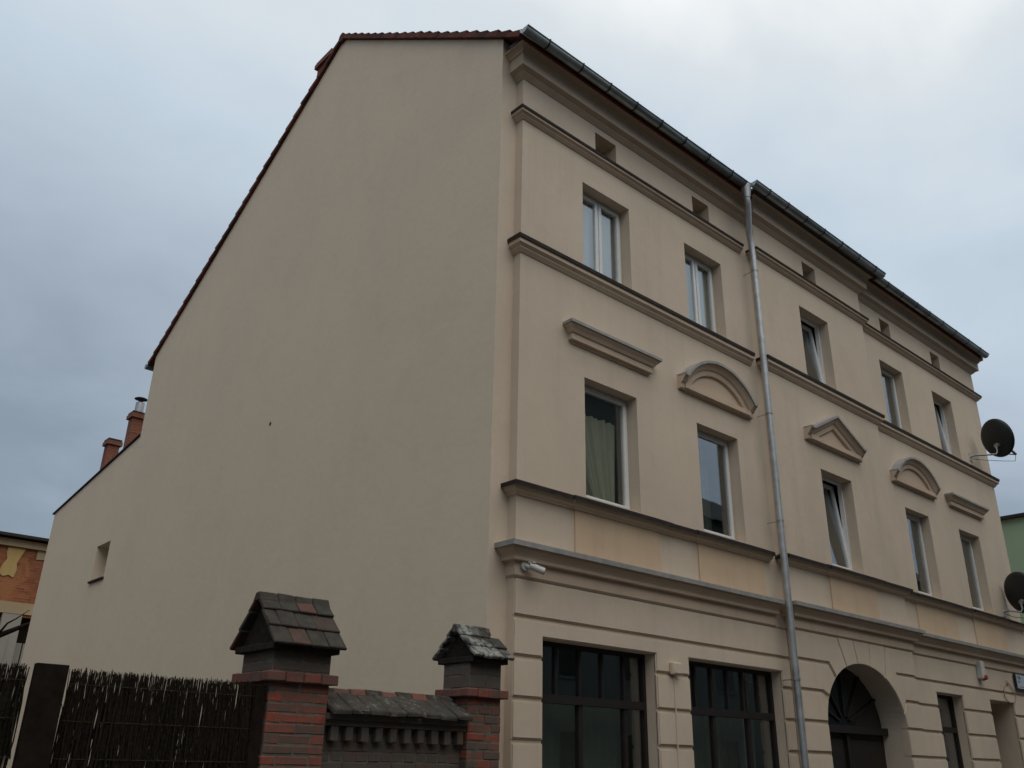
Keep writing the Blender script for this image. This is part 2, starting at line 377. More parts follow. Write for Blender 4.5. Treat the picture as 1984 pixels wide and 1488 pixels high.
halfr = [(AX, 3.49)]+bm_pts[18:35]+[(AX+AA+.012, 0), (XM1-.02, 0), (XM1-.02, 3.49)]
for hp in (half, halfr): mb.add([(x, yb_, z) for x, z in hp], [list(range(len(hp)))])
for x in (XM0+.02, XM1-.02): mb.quad((x, .05, 0), (x, yb_, 0), (x, yb_, 3.49), (x, .05, 3.49))
# door reveal tunnel
rv = [(AX-AA-.006, 0)]+[(AX-(AA+.006)*math.cos(math.pi*k/32), AZ+(AB+.006)*math.sin(math.pi*k/32)) for k in range(33)]+[(AX+AA+.006, 0)]
for i in range(len(rv)-1):
    a, b = rv[i], rv[i+1]; mb.quad((a[0], Q+.01, a[1]), (b[0], Q+.01, b[1]), (b[0], .34, b[1]), (a[0], .34, a[1]))
ground_wall = mb.build('ground_floor_wall', M_FAC, H, fix=False)
# rusticated plaster blocks
JZ = [3.057, 2.645, 2.225, 1.815, 1.40, .985, .57]; JG = .02
rows = [(JZ[i+1]+JG, JZ[i]-JG) for i in range(len(JZ)-1)]+[(0, JZ[-1]-JG)]
def blk(poly, yf=0., yb=.04): return link('rustication_block', block_mesh('rustication_block', poly, yf, yb), M_FAC, ground_wall)
def rect(x0, x1, z0, z1): return [(x0, z0), (x1, z0), (x1, z1), (x0, z1)]
blk(rect(XL, XM0-.004, 3.077, 3.476)); blk(rect(XM1+.004, XR, 3.077, 3.476))
def notch_row(x0, x1, ops, z0, z1):
    p = [(x0, z0)]
    for a, b, zt in ops: p += [(a, z0), (a, zt), (b, zt), (b, z0)]
    return p+[(x1, z0), (x1, z1), (x0, z1)]
blk(notch_row(XL, XM0-.004, [(.437, 2.344, 2.87), (2.993, 5.107, 2.87)], *rows[0]))
blk(notch_row(XM1+.004, XR, [(9.955, 10.999, 2.885), (12.2, 13.33, 2.885)], *rows[0]))
for z0, z1 in rows[1:]:
    for a, b in ((XL, .437), (2.344, 2.993), (5.107, XM0-.004), (XM1+.004, 9.955), (10.999, 12.2), (13.33, XR)):
        blk(rect(a, b, max(z0, .002), z1))
for a, b, zb in ((.437, 2.344, .5), (2.993, 5.107, .5), (9.955, 10.999, .55)): blk(rect(a+.003, b-.003, .002, zb), .006)
# blocks of the middle projection round the arch
def ax(z, side):                      # arch edge at height z
    w = AA if z <= AZ else AA*math.sqrt(max(0, 1-((z-AZ)/AB)**2)); return AX+side*w
def az(x): return AZ+AB*math.sqrt(max(0, 1-((x-AX)/AA)**2))
def arc_between(xa, xb, k=14):
    return [(xa+(xb-xa)*i/k, az(xa+(xb-xa)*i/k)) for i in range(k+1)]
YQ, YE = Q, .0
for z0, z1 in rows[2:]:
    blk(rect(XM0, AX-AA, max(z0, .002), z1), YQ, YE); blk(rect(AX+AA, XM1, max(z0, .002), z1), YQ, YE)
zj1, zj0 = JZ[1], JZ[0]
xl1, xl0 = 6.12, 6.37                                         # where the left joints reach the arch
# row just under the second joint
zz = [rows[1][0]+(az(xl1-.02)-.03-rows[1][0])*k/6 for k in range(7)]
blk([(XM0, rows[1][0])]+[(ax(z, -1), z) for z in zz]+[(5.95, rows[1][1]), (XM0, rows[1][1])], YQ, YE)
xr1 = 8.37
zz = [rows[1][0]+(az(xr1)-.03-rows[1][0])*k/6 for k in range(7)]
blk([(XM1, rows[1][1]), (8.52, rows[1][1])]+[(ax(z, 1), z) for z in reversed(zz)]+[(XM1, rows[1][0])], YQ, YE)
# row between the first and second joints, left
a0 = arc_between(xl1+.01, xl0-.02, 6)
blk([(XM0, rows[0][0]), (5.96, rows[0][0])]+a0+[(6.205, rows[0][1]), (XM0, rows[0][1])], YQ, YE)
# voussoirs above the arch
cuts = [(6.41, 6.24), (6.735, 6.53), (7.08, 7.0), (7.46, 7.51), (7.90, 8.02)]      # (x on the arch, x at the moulding)
g = .006
def vpoly(c0, c1):
    a = arc_between(c0[0]+g, c1[0]-g, 10); return a+[(c1[1]-g, 3.476), (c0[1]+g, 3.476)]
first = arc_between(xl0+.02, cuts[1][0]-g, 8)
blk([(XM0, 3.077), (6.215, 3.077)]+first+[(cuts[1][1]-g, 3.476), (XM0, 3.476)], YQ, YE)
for i in range(1, len(cuts)-1): link('voussoir', block_mesh('voussoir', vpoly(cuts[i], cuts[i+1]), YQ, YE, .006), M_FAC, ground_wall)
last = arc_between(cuts[-1][0]+g, xr1+.012, 10)
blk([(cuts[-1][1]+g, 3.476)]+last+[(8.51, rows[0][0]), (XM1, rows[0][0]), (XM1, rows[0][1]), (8.31, rows[0][1]), (8.31, 3.077), (XM1, 3.077), (XM1, 3.476)], YQ, YE)
# ochre panels and attic vents
for i in range(5):
    a, b = PN[i]; y = wy(i)
    MB().box(a, b, y-.02, y+.03, ZP[0], ZP[1]+.03).build('frieze_panel', M_PAN, H)
    va, vb = VT[i]; y = wy(i)
    gr = MB().box(va-.01, vb+.01, y+.39, y+.41, ZV[0], ZV[1]+.01).build('attic_vent', M_GRATE, H)
    for k in range(7):
        x = va+.05+(vb-va-.1)*k/6; MB().box(x-.012, x+.012, y+.22, y+.245, ZV[0], ZV[0]+.20).build('vent_bar', M_WOOD, gr)
# string courses and cornice (profile p, z)
PATHL = [(0, GY), (0, 0), (5.04, 0)]
PATHR = [(XM0, 0), (XM0, Q), (XM1, Q), (XM1, 0), (XR, 0), (XR, .25)]
def course(name, prof, cap, capm, pl=PATHL, pr=PATHR):
    for pth in (pl, pr):
        o = MB().sweep(pth, prof).build(name, M_MLD, H)
        if cap: MB().sweep(pth, cap).build('flashing', capm, o)
PB = -.015
course('string_course', [(PB, 9.695), (.014, 9.70), (.05, 9.735), (.052, 9.748), (.09, 9.772), (.092, 9.815), (PB, 9.815)],
       [(PB, 9.812), (.093, 9.812), (.105, 9.803), (.107, 9.843), (PB, 9.885)], M_CAPD)
course('string_course', [(PB, 7.58), (.014, 7.585), (.05, 7.628), (.053, 7.645), (.093, 7.678), (.096, 7.745), (PB, 7.745)],
       [(PB, 7.742), (.10, 7.742), (.113, 7.733), (.115, 7.785), (PB, 7.832)], M_CAPD)
def jog(i): a, b = PN[i]; return a, b
PATHL3 = [(0, GY), (0, 0), (.93, 0), (.93, -.02), (2.5, -.02), (2.5, 0), (3.311, 0), (3.311, -.02), (4.866, -.02), (4.866, 0), (5.04, 0)]
PATHR3 = [(XM0, 0), (XM0, Q), (6.5, Q), (6.5, Q-.02), (7.98, Q-.02), (7.98, Q), (XM1, Q), (XM1, 0), (9.66, 0), (9.66, -.02), (11.28, -.02), (11.28, 0), (12.07, 0), (12.07, -.02), (13.55, -.02), (13.55, 0), (XR, 0), (XR, .25)]
course('string_course', [(-.05, 4.40), (.02, 4.40), (.03, 4.425), (.07, 4.445), (.095, 4.49), (-.05, 4.49)],
       [(-.05, 4.487), (.105, 4.487), (.122, 4.475), (.126, 4.525), (-.05, 4.605)], M_CAPD, PATHL3, PATHR3)
course('shop_cornice', [(PB, 3.468), (.002, 3.47), (.024, 3.495), (.026, 3.56), (.03, 3.64), (.088, 3.648), (.092, 3.685), (.11, 3.715), (.15, 3.755), (.168, 3.79), (PB, 3.79)],
       [(PB, 3.787), (.175, 3.787), (.192, 3.775), (.196, 3.83), (PB, 3.865)], M_CAPZ)
PATHC = [(0, GY), (0, 0), (XM0, 0), (XM0, Q), (XM1, Q), (XM1, 0), (XR, 0), (XR, .3)]
MB().sweep(PATHC, [(PB, 10.39), (.012, 10.40), (.07, 10.452), (.073, 10.465), (.145, 10.50), (.148, 10.685), (.17, 10.695), (.178, 10.72), (.21, 10.75), (.25, 10.768), (.252, 10.78), (PB, 10.78)]).build('eaves_cornice', M_MLD, H)
MB().sweep([(-.26, 0), (XM0, 0), (XM0, Q), (XM1, Q), (XM1, 0), (XR, 0)], [(PB, 10.782), (.335, 10.782), (.335, 10.83), (PB, 10.83)]).build('eaves_shade_board', M_WOOD, H)  # added board, its dark brown supplies the shade under the gutters
# window hoods
HP = [(PB, 6.60), (.02, 6.60), (.03, 6.625), (.07, 6.635), (.07, 6.715)]
def hood(i, kind):
    y = wy(i); cx = (FW[i][0]+FW[i][1])/2; y_ = y
    path = [(cx-.73, y+.02), (cx-.73, y), (cx+.73, y), (cx+.73, y+.02)]
    if kind == 'flat':
        o = MB().sweep(path, HP+[(.09, 6.725), (.115, 6.765), (.15, 6.80), (.155, 6.825), (PB, 6.825)]).build('window_hood', M_MLD, H)
        MB().sweep(path, [(PB, 6.822), (.158, 6.822), (.17, 6.815), (.172, 6.855), (PB, 6.90)]).build('flashing', M_CAPZ, o); return
    o = MB().sweep(path, [(PB, 6.60), (.02, 6.60), (.035, 6.62), (.086, 6.635), (.088, 6.712), (PB, 6.715)]).build('window_hood', M_MLD, H)
    MB().prism([(cx-.77, 6.70), (cx+.77, 6.70)]+([(cx, 7.10)] if kind == 'tri' else [(cx+.77*math.cos(math.pi*k/16), 6.70+.40*math.sin(math.pi*k/16)) for k in range(1, 16)]), 'y', y-.02, y+.01).build('tympanum', M_MLD, o)
    if kind == 'tri': line = [(cx-.90, 6.825), (cx-.81, 6.825), (cx, 7.235), (cx+.81, 6.825), (cx+.90, 6.825)]
    else:
        hc, sg = .84, .41; R = (hc*hc+sg*sg)/(2*sg); th = math.asin(hc/R)
        line = [(cx-.90, 6.825)]+[(cx+R*math.sin(a), 6.825+sg-R+R*math.cos(a)) for a in [th*(-1+2*k/28) for k in range(29)]]+[(cx+.90, 6.825)]
    MB().rake(line, [(-.205, -.01), (-.205, .045), (-.195, .06), (-.125, .066), (-.11, .09), (-.075, .115), (-.035, .15), (-.022, .155), (-.022, -.01)], y).build('raking_moulding', M_MLD, o)
    MB().rake(line, [(-.022, -.012), (-.024, .158), (-.034, .171), (.006, .173), (.012, -.012)], y).build('flashing', M_CAPZ, o)
for i, k in enumerate(('flat', 'arc', 'tri', 'arc', 'flat')): hood(i, k)

# windows
def bars(mb, x0, x1, z0, z1, y0, y1, w):
    mb.box(x0, x1, y0, y1, z0, z0+w); mb.box(x0, x1, y0, y1, z1-w, z1); mb.box(x0, x0+w, y0, y1, z0+w, z1-w); mb.box(x1-w, x1, y0, y1, z0+w, z1-w)
def sash(par, x0, x1, z0, z1, y, m=M_WHITE, w=.06, tilt=0):
    """a sash with its pane; tilt leans the top into the room about the bottom edge"""
    mb = MB(); bars(mb, x0, x1, z0, z1, y-.02, y+.035, w); bd = MB(); 
    mb.f and None
    p = MB().box(x0+w-.006, x1-w+.006, y+.002, y+.01, z0+w-.006, z1-w+.006)
    if tilt:
        R_ = Matrix.Translation((0, y, z0)) @ Matrix.Rotation(-tilt, 4, 'X') @ Matrix.Translation((0, -y, -z0))
        for q in (mb, p): q.v = [tuple(R_ @ Vector(v)) for v in q.v]
    mb.build('sash', m, par); p.build('pane', M_GLASS, par)
def window(x0, x1, z0, z1, y, kind, sill=True):
    mb = MB(); bars(mb, x0-.01, x1+.01, z0-.01, z1+.01, y, y+.07, .045)
    if kind == 'double': xm = (x0+x1)/2; mb.box(xm-.03, xm+.03, y, y+.07, z0+.03, z1-.03)
    o = mb.build('window', M_WHITE, H)
    if kind == 'double':
        sash(o, x0+.04, xm-.012, z0+.04, z1-.04, y, w=.055); sash(o, xm+.012, x1-.04, z0+.04, z1-.04, y, w=.055)
    else: sash(o, x0+.035, x1-.035, z0+.035, z1-.035, y+(.02 if kind == 'tilt' else 0), w=.06, tilt=rad(5.5) if kind == 'tilt' else 0)
    return o
kt = ['double', 'double', 'tilt', 'single', 'tilt']; kf = ['single', 'single', 'tilt', 'single', 'single']
for i in range(5):
    window(*TW[i], *ZTW, wy(i)+.185, kt[i]); window(*FW[i], *ZFW, wy(i)+.185, kf[i])
# shop windows in dark wood
def shopfront(x0, x1, z0, z1, y, ups, lows, ztr):
    mb = MB(); bars(mb, x0-.01, x1+.01, z0, z1+.01, y, y+.09, .06); mb.box(x0+.05, x1-.05, y-.012, y+.08, ztr-.045, ztr+.045)
    o = mb.build('shop_window', M_WOOD, H)
    for k in range(1, ups):
        x = x0+(x1-x0)*k/ups; MB().box(x-.018, x+.018, y+.01, y+.07, ztr+.046, z1-.052).build('glazing_bar', M_WOOD, o)
    for f in lows:
        x = x0+(x1-x0)*f; MB().box(x-.03, x+.03, y+.005, y+.07, z0+.061, ztr-.046).build('mullion', M_WOOD, o)
    MB().box(x0+.05, x1-.05, y+.035, y+.041, ztr+.04, z1-.05).build('pane', M_GLASS, o)
    MB().box(x0+.05, x1-.05, y+.035, y+.041, z0+.05, ztr-.04).build('pane', M_GLASS, o)
shopfront(.437, 2.344, .5, 2.87, .18, 5, (.40, .80), 2.265)
shopfront(2.993, 5.107, .5, 2.87, .18, 6, (.33, .70), 2.265)
shopfront(9.955, 10.999, .7, 2.885, .19, 1, (), 2.30)
# right-hand door deep in its opening
o = MB().box(12.2, 13.33, .76, .82, .12, 2.89).build('shop_door', M_WOOD, H)
MB().box(12.35, 13.18, .748, .762, 1.2, 2.2).build('pane', M_DKGL, o)
# arched double door
yd = .28
dp = [(AX-AA-.01, .02)]+[(AX-(AA+.01)*math.cos(math.pi*k/32), AZ+(AB+.01)*math.sin(math.pi*k/32)) for k in range(33)]+[(AX+AA+.01, .02)]
door = MB().prism(dp, 'y', yd+.045, yd+.09).build('arched_door', M_WOOD, H)
MB().box(AX-AA, AX+AA, yd-.06, yd+.07, 2.13, 2.24).build('transom', M_WOOD, door)
MB().box(AX-.04, AX+.04, yd-.01, yd+.06, .03, 2.12).build('meeting_stile', M_WOOD, door)
for s in (-1, 1):
    for z0, z1 in ((.15, .95), (1.05, 2.05)):
        x0, x1 = sorted((AX+s*.12, AX+s*1.08)); MB().box(x0, x1, yd+.02, yd+.05, z0, z1).build('door_panel', M_WOOD, door, bevel=.012)
fan = MB()
for k in range(1, 6):
    th = math.pi*k/6; c, s_ = math.cos(th), math.sin(th)
    a = (AX+.18*c, 2.24+.14*s_); b = (AX+AA*.99*c, AZ+.03+AB*.95*s_)
    dx, dz = b[0]-a[0], b[1]-a[1]; L_ = math.hypot(dx, dz); nx, nz = -dz/L_*.02, dx/L_*.02
    MB().prism([(a[0]+nx, a[1]+nz), (a[0]-nx, a[1]-nz), (b[0]-nx, b[1]-nz), (b[0]+nx, b[1]+nz)], 'y', yd, yd+.03).build('glazing_bar', M_WOOD, door)
MB().prism([(AX-AA*.96*math.cos(math.pi*k/24), 2.235+(AB-.06)*math.sin(math.pi*k/24)) for k in range(25)], 'y', yd+.032, yd+.04).build('pane', M_DKGL, door)

# gable wall with its stepped outline
RY, RZ = 4.93, 14.465; FY, FZ = .134, 11.026; EY, EZ = 12.34, 10.16; AYT, AZT, AYL, AZL = 12.40, 8.18, 17.96, 7.45
wy0, wy1, wz0, wz1 = 12.95, 13.80, 5.12, 5.92
azr = lambda y: AZT+(AZL-AZT)*(y-AYT)/(AYL-AYT)
mb = MB()
P = lambda pts: mb.add([(GX, y, z) for y, z in pts], [list(range(len(pts)))])
P([(GY, 0), (EY, 0), (EY, 5.12), (EY, 5.92), (EY, 8.185), (EY, EZ), (RY, RZ), (GY, FZ)])
P([(EY, 0), (wy0, 0), (wy0, wz0), (wy0, wz1), (wy0, azr(wy0)), (AYT, AZT), (EY, 8.185), (EY, 5.92), (EY, 5.12)])
P([(wy0, 0), (wy1, 0), (wy1, wz0), (wy0, wz0)]); P([(wy0, wz1), (wy1, wz1), (wy1, azr(wy1)), (wy0, azr(wy0))])
P([(wy1, 0), (AYL, 0), (AYL, AZL), (wy1, azr(wy1)), (wy1, wz1), (wy1, wz0)])
gd = GX+.34
for a, b in (((wy0, wz0), (wy0, wz1)), ((wy1, wz0), (wy1, wz1)), ((wy0, wz1), (wy1, wz1)), ((wy0, wz0), (wy1, wz0))):
    mb.quad((GX, *a), (GX, *b), (gd, *b), (gd, *a))
gable = mb.build('gable_wall', M_GAB, H, fix=False)
MB().quad((GX, GY, 0), (.02, GY, 0), (.02, GY, FZ-.004), (GX, GY, FZ-.004)).build('gable_wall_edge', M_FAC, H, fix=False)
MB().box(GX-.045, GX+.1, wy0-.03, wy1+.03, wz0-.03, wz0+.006).build('window_sill', M_CAPD, gable)
w = MB(); w.box(gd-.01, gd+.05, wy0-.01, wy1+.01, wz0, wz0+.06); w.box(gd-.01, gd+.05, wy0-.01, wy1+.01, wz1-.06, wz1); w.box(gd-.01, gd+.05, wy0-.01, wy0+.06, wz0+.06, wz1-.06); w.box(gd-.01, gd+.05, wy1-.06, wy1+.01, wz0+.06, wz1-.06)
wo = w.build('window', M_WHITE, H); MB().box(gd+.015, gd+.022, wy0+.05, wy1-.05, wz0+.05, wz1-.05).build('pane', M_GLASS, wo)
MB().tube([(GX-.004, 5.89, 6.755), (GX+.02, 5.89, 6.755)], .035, 10).build('vent_hole', M_GRATE, gable)
MB().quad((GX, AYL, 0), (6, AYL, 0), (6, AYL, AZL), (GX, AYL, AZL)).quad((6, EY, 0), (6, AYL, 0), (6, AYL, AZL), (6, EY, 8.18)).build('annex_wall', M_GAB, H, fix=False)
MB().quad((.02, EY-.02, 0), (XR, EY-.02, 0), (XR, EY-.02, EZ), (.02, EY-.02, EZ)).build('rear_wall', M_GAB, H, fix=False)
MB().add([(XR-.004, 12.3, 10.1), (XR-.004, RY, RZ-.02), (XR-.004, .0, ZT)], [(0, 1, 2)]).build('party_gable', M_GAB, H, fix=False)
MB().prism([(EY, 8.20), (AYL+.10, azr(AYL+.10)), (AYL+.10, azr(AYL+.10)+.035), (EY, 8.235)], 'x', GX-.035, 6.1).build('annex_roof', M_CAPD, H)
# interior partitions and floors behind the windows
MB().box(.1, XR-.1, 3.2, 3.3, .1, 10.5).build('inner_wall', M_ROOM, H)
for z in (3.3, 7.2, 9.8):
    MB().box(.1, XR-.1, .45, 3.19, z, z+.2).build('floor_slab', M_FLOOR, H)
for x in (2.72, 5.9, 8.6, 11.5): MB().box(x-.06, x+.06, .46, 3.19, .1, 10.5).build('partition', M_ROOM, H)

# roof: stepped tile courses, verge tiles, ridge
fs = (RZ-FZ)/(RY-FY); rs = (RZ-EZ)/(EY-RY)
def slope_profile(y0, z0, y1, z1, n, lift):
    """ridge (y0,z0) to eave (y1,z1): saw-tooth course profile"""
    p = []
    for k in range(n):
        a, b = k/n, (k+1)/n
        p += [(y0+(y1-y0)*a, z0+(z1-z0)*a+lift), (y0+(y1-y0)*b, z0+(z1-z0)*b+lift+.035)]
    return p
ey = -.30; ez = FZ+fs*(ey-FY)
NF, NR = 21, 28
def roof_slope(y0, z0, y1, z1, n):
    pr = slope_profile(y0, z0, y1, z1, n, .035)
    return MB().prism(pr+[(y1, z1-.0), (y0, z0-.0)], 'x', GX+.15, XR+.12).build('roof_slope', M_ROOF, H)
front = roof_slope(RY, RZ+.012, ey, ez+.012, NF)
rear_y = EY+.28; rear_z = EZ-rs*.28
rear = roof_slope(RY, RZ+.012, rear_y, rear_z+.012, NR)
def verge(par, y0, z0, y1, z1, n):
    L_ = math.hypot(y1-y0, z1-z0)/n; ang = math.atan2(z1-z0, y1-y0)
    # local: x across, u down the slope, w up from the slope
    me = None
    for k in range(n):
        # the tail of each tile rides over the head of the next one
        u = Vector(((y1-y0), (z1-z0))).normalized(); nrm = Vector((-u.y, u.x)); nrm = nrm if nrm.y > 0 else -nrm
        b0 = Vector((y0, z0))+u*(k*L_-.03); b1 = Vector((y0, z0))+u*((k+1)*L_)
        j = random.uniform(-.006, .006)
        q = [b0+nrm*(-.015), b1+nrm*(.0+j), b1+nrm*(.104+j), b0+nrm*(.05)]
        MB().prism([(v.x, v.y) for v in q], 'x', GX-.065+random.uniform(-.004, .004), GX+.16).build('verge_tile', M_TILE, par)
verge(front, RY, RZ+.02, ey+.03, ez+.02+fs*.03, NF)
verge(rear, RY, RZ+.02, rear_y, rear_z+.02, NR)
for k in range(24):
    x0 = GX-.07+k*.63
    MB().tube([(x0, RY, RZ+.03), (x0+.66, RY, RZ+.045)], .10, 12).build('ridge_tile', M_TILE, rear)
# gutters
def gutter(x0, x1, yg, zg, r=.078):
    pr = [(math.cos(a)*r, math.sin(a)*r) for a in [math.pi+math.pi*k/12 for k in range(13)]]
    inn = [(c*.93, s) for c, s in reversed(pr)]
    prof = [(a, b) for a, b in pr]+[(a, b*.93) for a, b in inn]
    P = []; n_ = len(prof)
    mb = MB()
    for x in (x0, x1):
        for a, b in prof: P.append((x, yg+a, zg+b))
    mb.add(P, [(i, (i+1) % n_, n_+(i+1) % n_, n_+i) for i in range(n_)]+[list(range(n_))[::-1], list(range(n_, 2*n_))], True)
    mb.tube([(x0, yg-r-.004, zg), (x1, yg-r-.004, zg)], .011, 8)
    mb.box(x0-.002, x1+.002, yg+r-.004, yg+r, zg, zg+.03)
    for x in (x0, x1): mb.prism([(yg+a*.99, zg+b*.99) for a, b in pr], 'x', x-.003, x+.003)
    o = mb.build('gutter', M_GUT, H)
    k = 0; x = x0+.42
    while x < x1-.1:
        bp = [(x-.014, yg+math.cos(a)*(r+.006), zg+math.sin(a)*(r+.006)) for a in [math.pi+math.pi*i/10 for i in range(11)]]
        b2 = [(x+.014, p[1], p[2]) for p in bp]
        inn_ = [(p[0], yg+(p[1]-yg)*.9, zg+(p[2]-zg)*.9) for p in bp]
        m2 = MB()
        for i in range(10): m2.quad(bp[i], bp[i+1], b2[i+1], b2[i])
        m2.tube([(x, yg-r-.006, zg), (x, yg-r-.006, zg+.012)], .016, 8)
        m2.build('gutter_bracket', M_GRATE, o, fix=False); x += .62+random.uniform(-.05, .05)
    return o
gutter(-.365, 4.86, -.395, 10.80); gutter(4.84, 9.36, -.515, 10.815); gutter(9.30, 14.66, -.395, 10.80)
MB().tube([(.0, EY+.36, EZ-rs*.28+.0), (.3, EY+.36, EZ-rs*.28)], .07, 10).tube([(GX-.08, EY+.36, EZ-rs*.28), (.0, EY+.36, EZ-rs*.28)], .065, 10).build('gutter_end', M_GUT, H)
# downpipe
pp = [(4.80, -.40, 10.76), (4.80, -.40, 10.50), (4.84, -.385, 10.42), (5.02, -.24, 10.0), (5.08, -.22, 9.86), (5.10, -.22, 9.6), (5.10, -.22, .08)]
o = MB().tube(pp, .05, 14).build('downpipe', M_ZINC, H)
MB().tube([(4.80, -.40, 10.78), (4.80, -.40, 10.70), (4.80, -.40, 10.56), (4.80, -.40, 10.53)], .06, 14, True, [.092, .085, .062, .058]).build('hopper', M_ZINC, o)
for z in (9.3, 6.72, 5.0, 2.75, 1.2):
    y = -.22
    MB().tube([(5.10, y, z-.014), (5.10, y, z+.014)], .057, 14).box(5.097, 5.103, y, .0, z-.006, z+.006).box(5.035, 5.05, y-.01, y+.01, z-.012, z+.012).build('pipe_clip', M_STEEL, o)
for z in (9.2, 7.1, 4.95, 2.9): MB().tube([(5.10, -.22, z-.05), (5.10, -.22, z+.05)], .053, 14).build('pipe_collar', M_ZINC, o)
# chimneys
def chimney(x0, x1, y0, y1, z0, z1, capm=M_CHIM):
    o = MB().box(x0, x1, y0, y1, z0, z1-.16).build('chimney', M_CHIM, H)
    MB().box(x0-.05, x1+.05, y0-.05, y1+.05, z1-.16, z1-.06).build('chimney_band', M_CHIM, o)
    MB().box(x0-.03, x1+.03, y0-.03, y1+.03, z1-.06, z1).build('chimney_cap', M_CAPD, o); return o
chimney(.10, .38, 15.9, 16.2, 7.6, 9.15)
c2 = chimney(.02, .32, 14.1, 14.4, 7.8, 9.38)
MB().tube([(.17, 14.25, 9.38), (.17, 14.25, 9.66)], .105, 14).build('flue_pipe', M_ZINC, c2)
MB().tube([(.17, 14.25, 9.66), (.17, 14.25, 9.70)], .055, 12).build('flue_neck', M_GRATE, c2)
MB().tube([(.17, 14.25, 9.765), (.17, 14.25, 9.785)], .16, 18, True, [.16, .13]).tube([(.11, 14.2, 9.68), (.11, 14.2, 9.77)], .008, 6).tube([(.23, 14.3, 9.68), (.23, 14.3, 9.77)], .008, 6).build('flue_cowl', M_GRATE, c2)
# brick chimney on the rear slope close to the ridge
chimney(GX+.03, .30, 5.45, 5.98, 13.4, 14.62)
# painted conduit and junction box on the shop pier
MB().box(2.660, 2.680, -.009, .0, .1, 2.66).build('conduit', M_FAC, H)

# ------------------------------------------------------------------ fittings on the house
t = thing('junction_box', 'small cream painted junction box between the two shop windows', 'junction box', (2.67, -.03, 2.66))
MB().box(2.585, 2.755, -.062, -.001, 2.645, 2.79).build('box_body', M_FAC, t, bevel=.008); MB().box(2.60, 2.74, -.07, -.0625, 2.66, 2.775).build('box_lid', M_FAC, t, bevel=.003)
t = thing('security_camera', 'small white bullet camera under the shop cornice at the house corner', 'security camera', (.10, -.002, 3.58))
MB().tube([(.10, -.028, 3.60), (.10, -.062, 3.60)], .055, 18).build('base', M_PLAST, t)
MB().tube([(.10, -.06, 3.60), (.13, -.10, 3.575), (.17, -.12, 3.575)], .022, 10).build('bracket', M_PLAST, t)
MB().tube([(.12, -.10, 3.595), (.27, -.175, 3.54)], .036, 16).build('housing', M_PLAST, t)
MB().tube([(.268, -.174, 3.541), (.276, -.178, 3.538)], .030, 16).build('lens', M_DKGL, t)
MB().tube([(.11, -.095, 3.634), (.285, -.182, 3.572)], .011, 8).box(.13, .18, -.145, -.10, 3.625, 3.637).build('sun_shield', M_PLAST, t)
t = thing('alarm_siren', 'white wall siren with red lamp right of the arched door', 'siren', (11.85, 0, 3.3))
MB().box(11.80, 11.96, -.11, -.001, 3.24, 3.56).build('siren_body', M_PLAST, t, bevel=.015)
MB().tube([(11.89, -.09, 3.265), (11.89, -.15, 3.265)], .05, 16, True, [.055, .04]).build('lamp', M_RED, t)
MB().box(11.84, 11.92, -.08, -.03, 3.205, 3.242).build('sounder', M_STEEL, t)
t = thing('wall_sign', 'pale blue enamel sign plate at the right edge beside the shop door', 'sign', (13.9, 0, 3.2))
MB().box(13.52, 14.30, -.062, -.024, 3.165, 3.462).box(13.58, 13.64, -.026, 0, 3.2, 3.42).box(14.18, 14.24, -.026, 0, 3.2, 3.42).build('backing', M_GRATE, t)
MB().box(13.535, 14.285, -.068, -.0625, 3.18, 3.447).build('plate', M_SIGN, t)
def strokes(pts, w=.012, m=M_SIGNK, nm='sign_mark'):
    mb = MB()
    for a, b in pts:
        d = Vector((b[0]-a[0], b[1]-a[1])).normalized(); n_ = Vector((-d.y, d.x))*w
        mb.prism([(a[0]+n_.x, a[1]+n_.y), (a[0]-n_.x, a[1]-n_.y), (b[0]-n_.x, b[1]-n_.y), (b[0]+n_.x, b[1]+n_.y)], 'y', -.0705, -.0685)
    mb.build(nm, m, t)
strokes([((13.60, 3.42), (13.66, 3.36)), ((13.66, 3.36), (13.70, 3.42)), ((13.70, 3.42), (13.75, 3.37))], .014)
strokes([((13.58, 3.31), (13.70, 3.31)), ((13.60, 3.285), (13.60, 3.33)), ((13.66, 3.285), (13.66, 3.33))], .007)
strokes([((13.62, 3.215), (14.2, 3.215))], .006, M_SIGNR)
loop = [(13.16, -.012, 3.235), (13.05, -.02, 3.22), (12.93, -.02, 3.12), (12.90, -.018, 3.0), (12.98, -.02, 2.92), (13.08, -.02, 2.885)]
lp2 = [(13.10, -.02, 3.30), (13.27, -.02, 3.22), (13.42, -.02, 3.10), (13.46, -.02, 3.0), (13.38, -.02, 2.92), (13.30, -.02, 2.89), (13.28, .1, 2.88)]
t = thing('cable_loop', 'thin tan cable looping over the lintel of the rightmost shop door', 'cable', (13.2, 0, 2.9))
MB().tube(loop, .009, 6).build('cable', M_CABLE, t); MB().tube(lp2, .009, 6).build('cable', M_CABLE, t); MB().tube([(13.16, 0, 3.235), (13.16, -.02, 3.235)], .018, 8).build('cable_clip', M_GRATE, t)
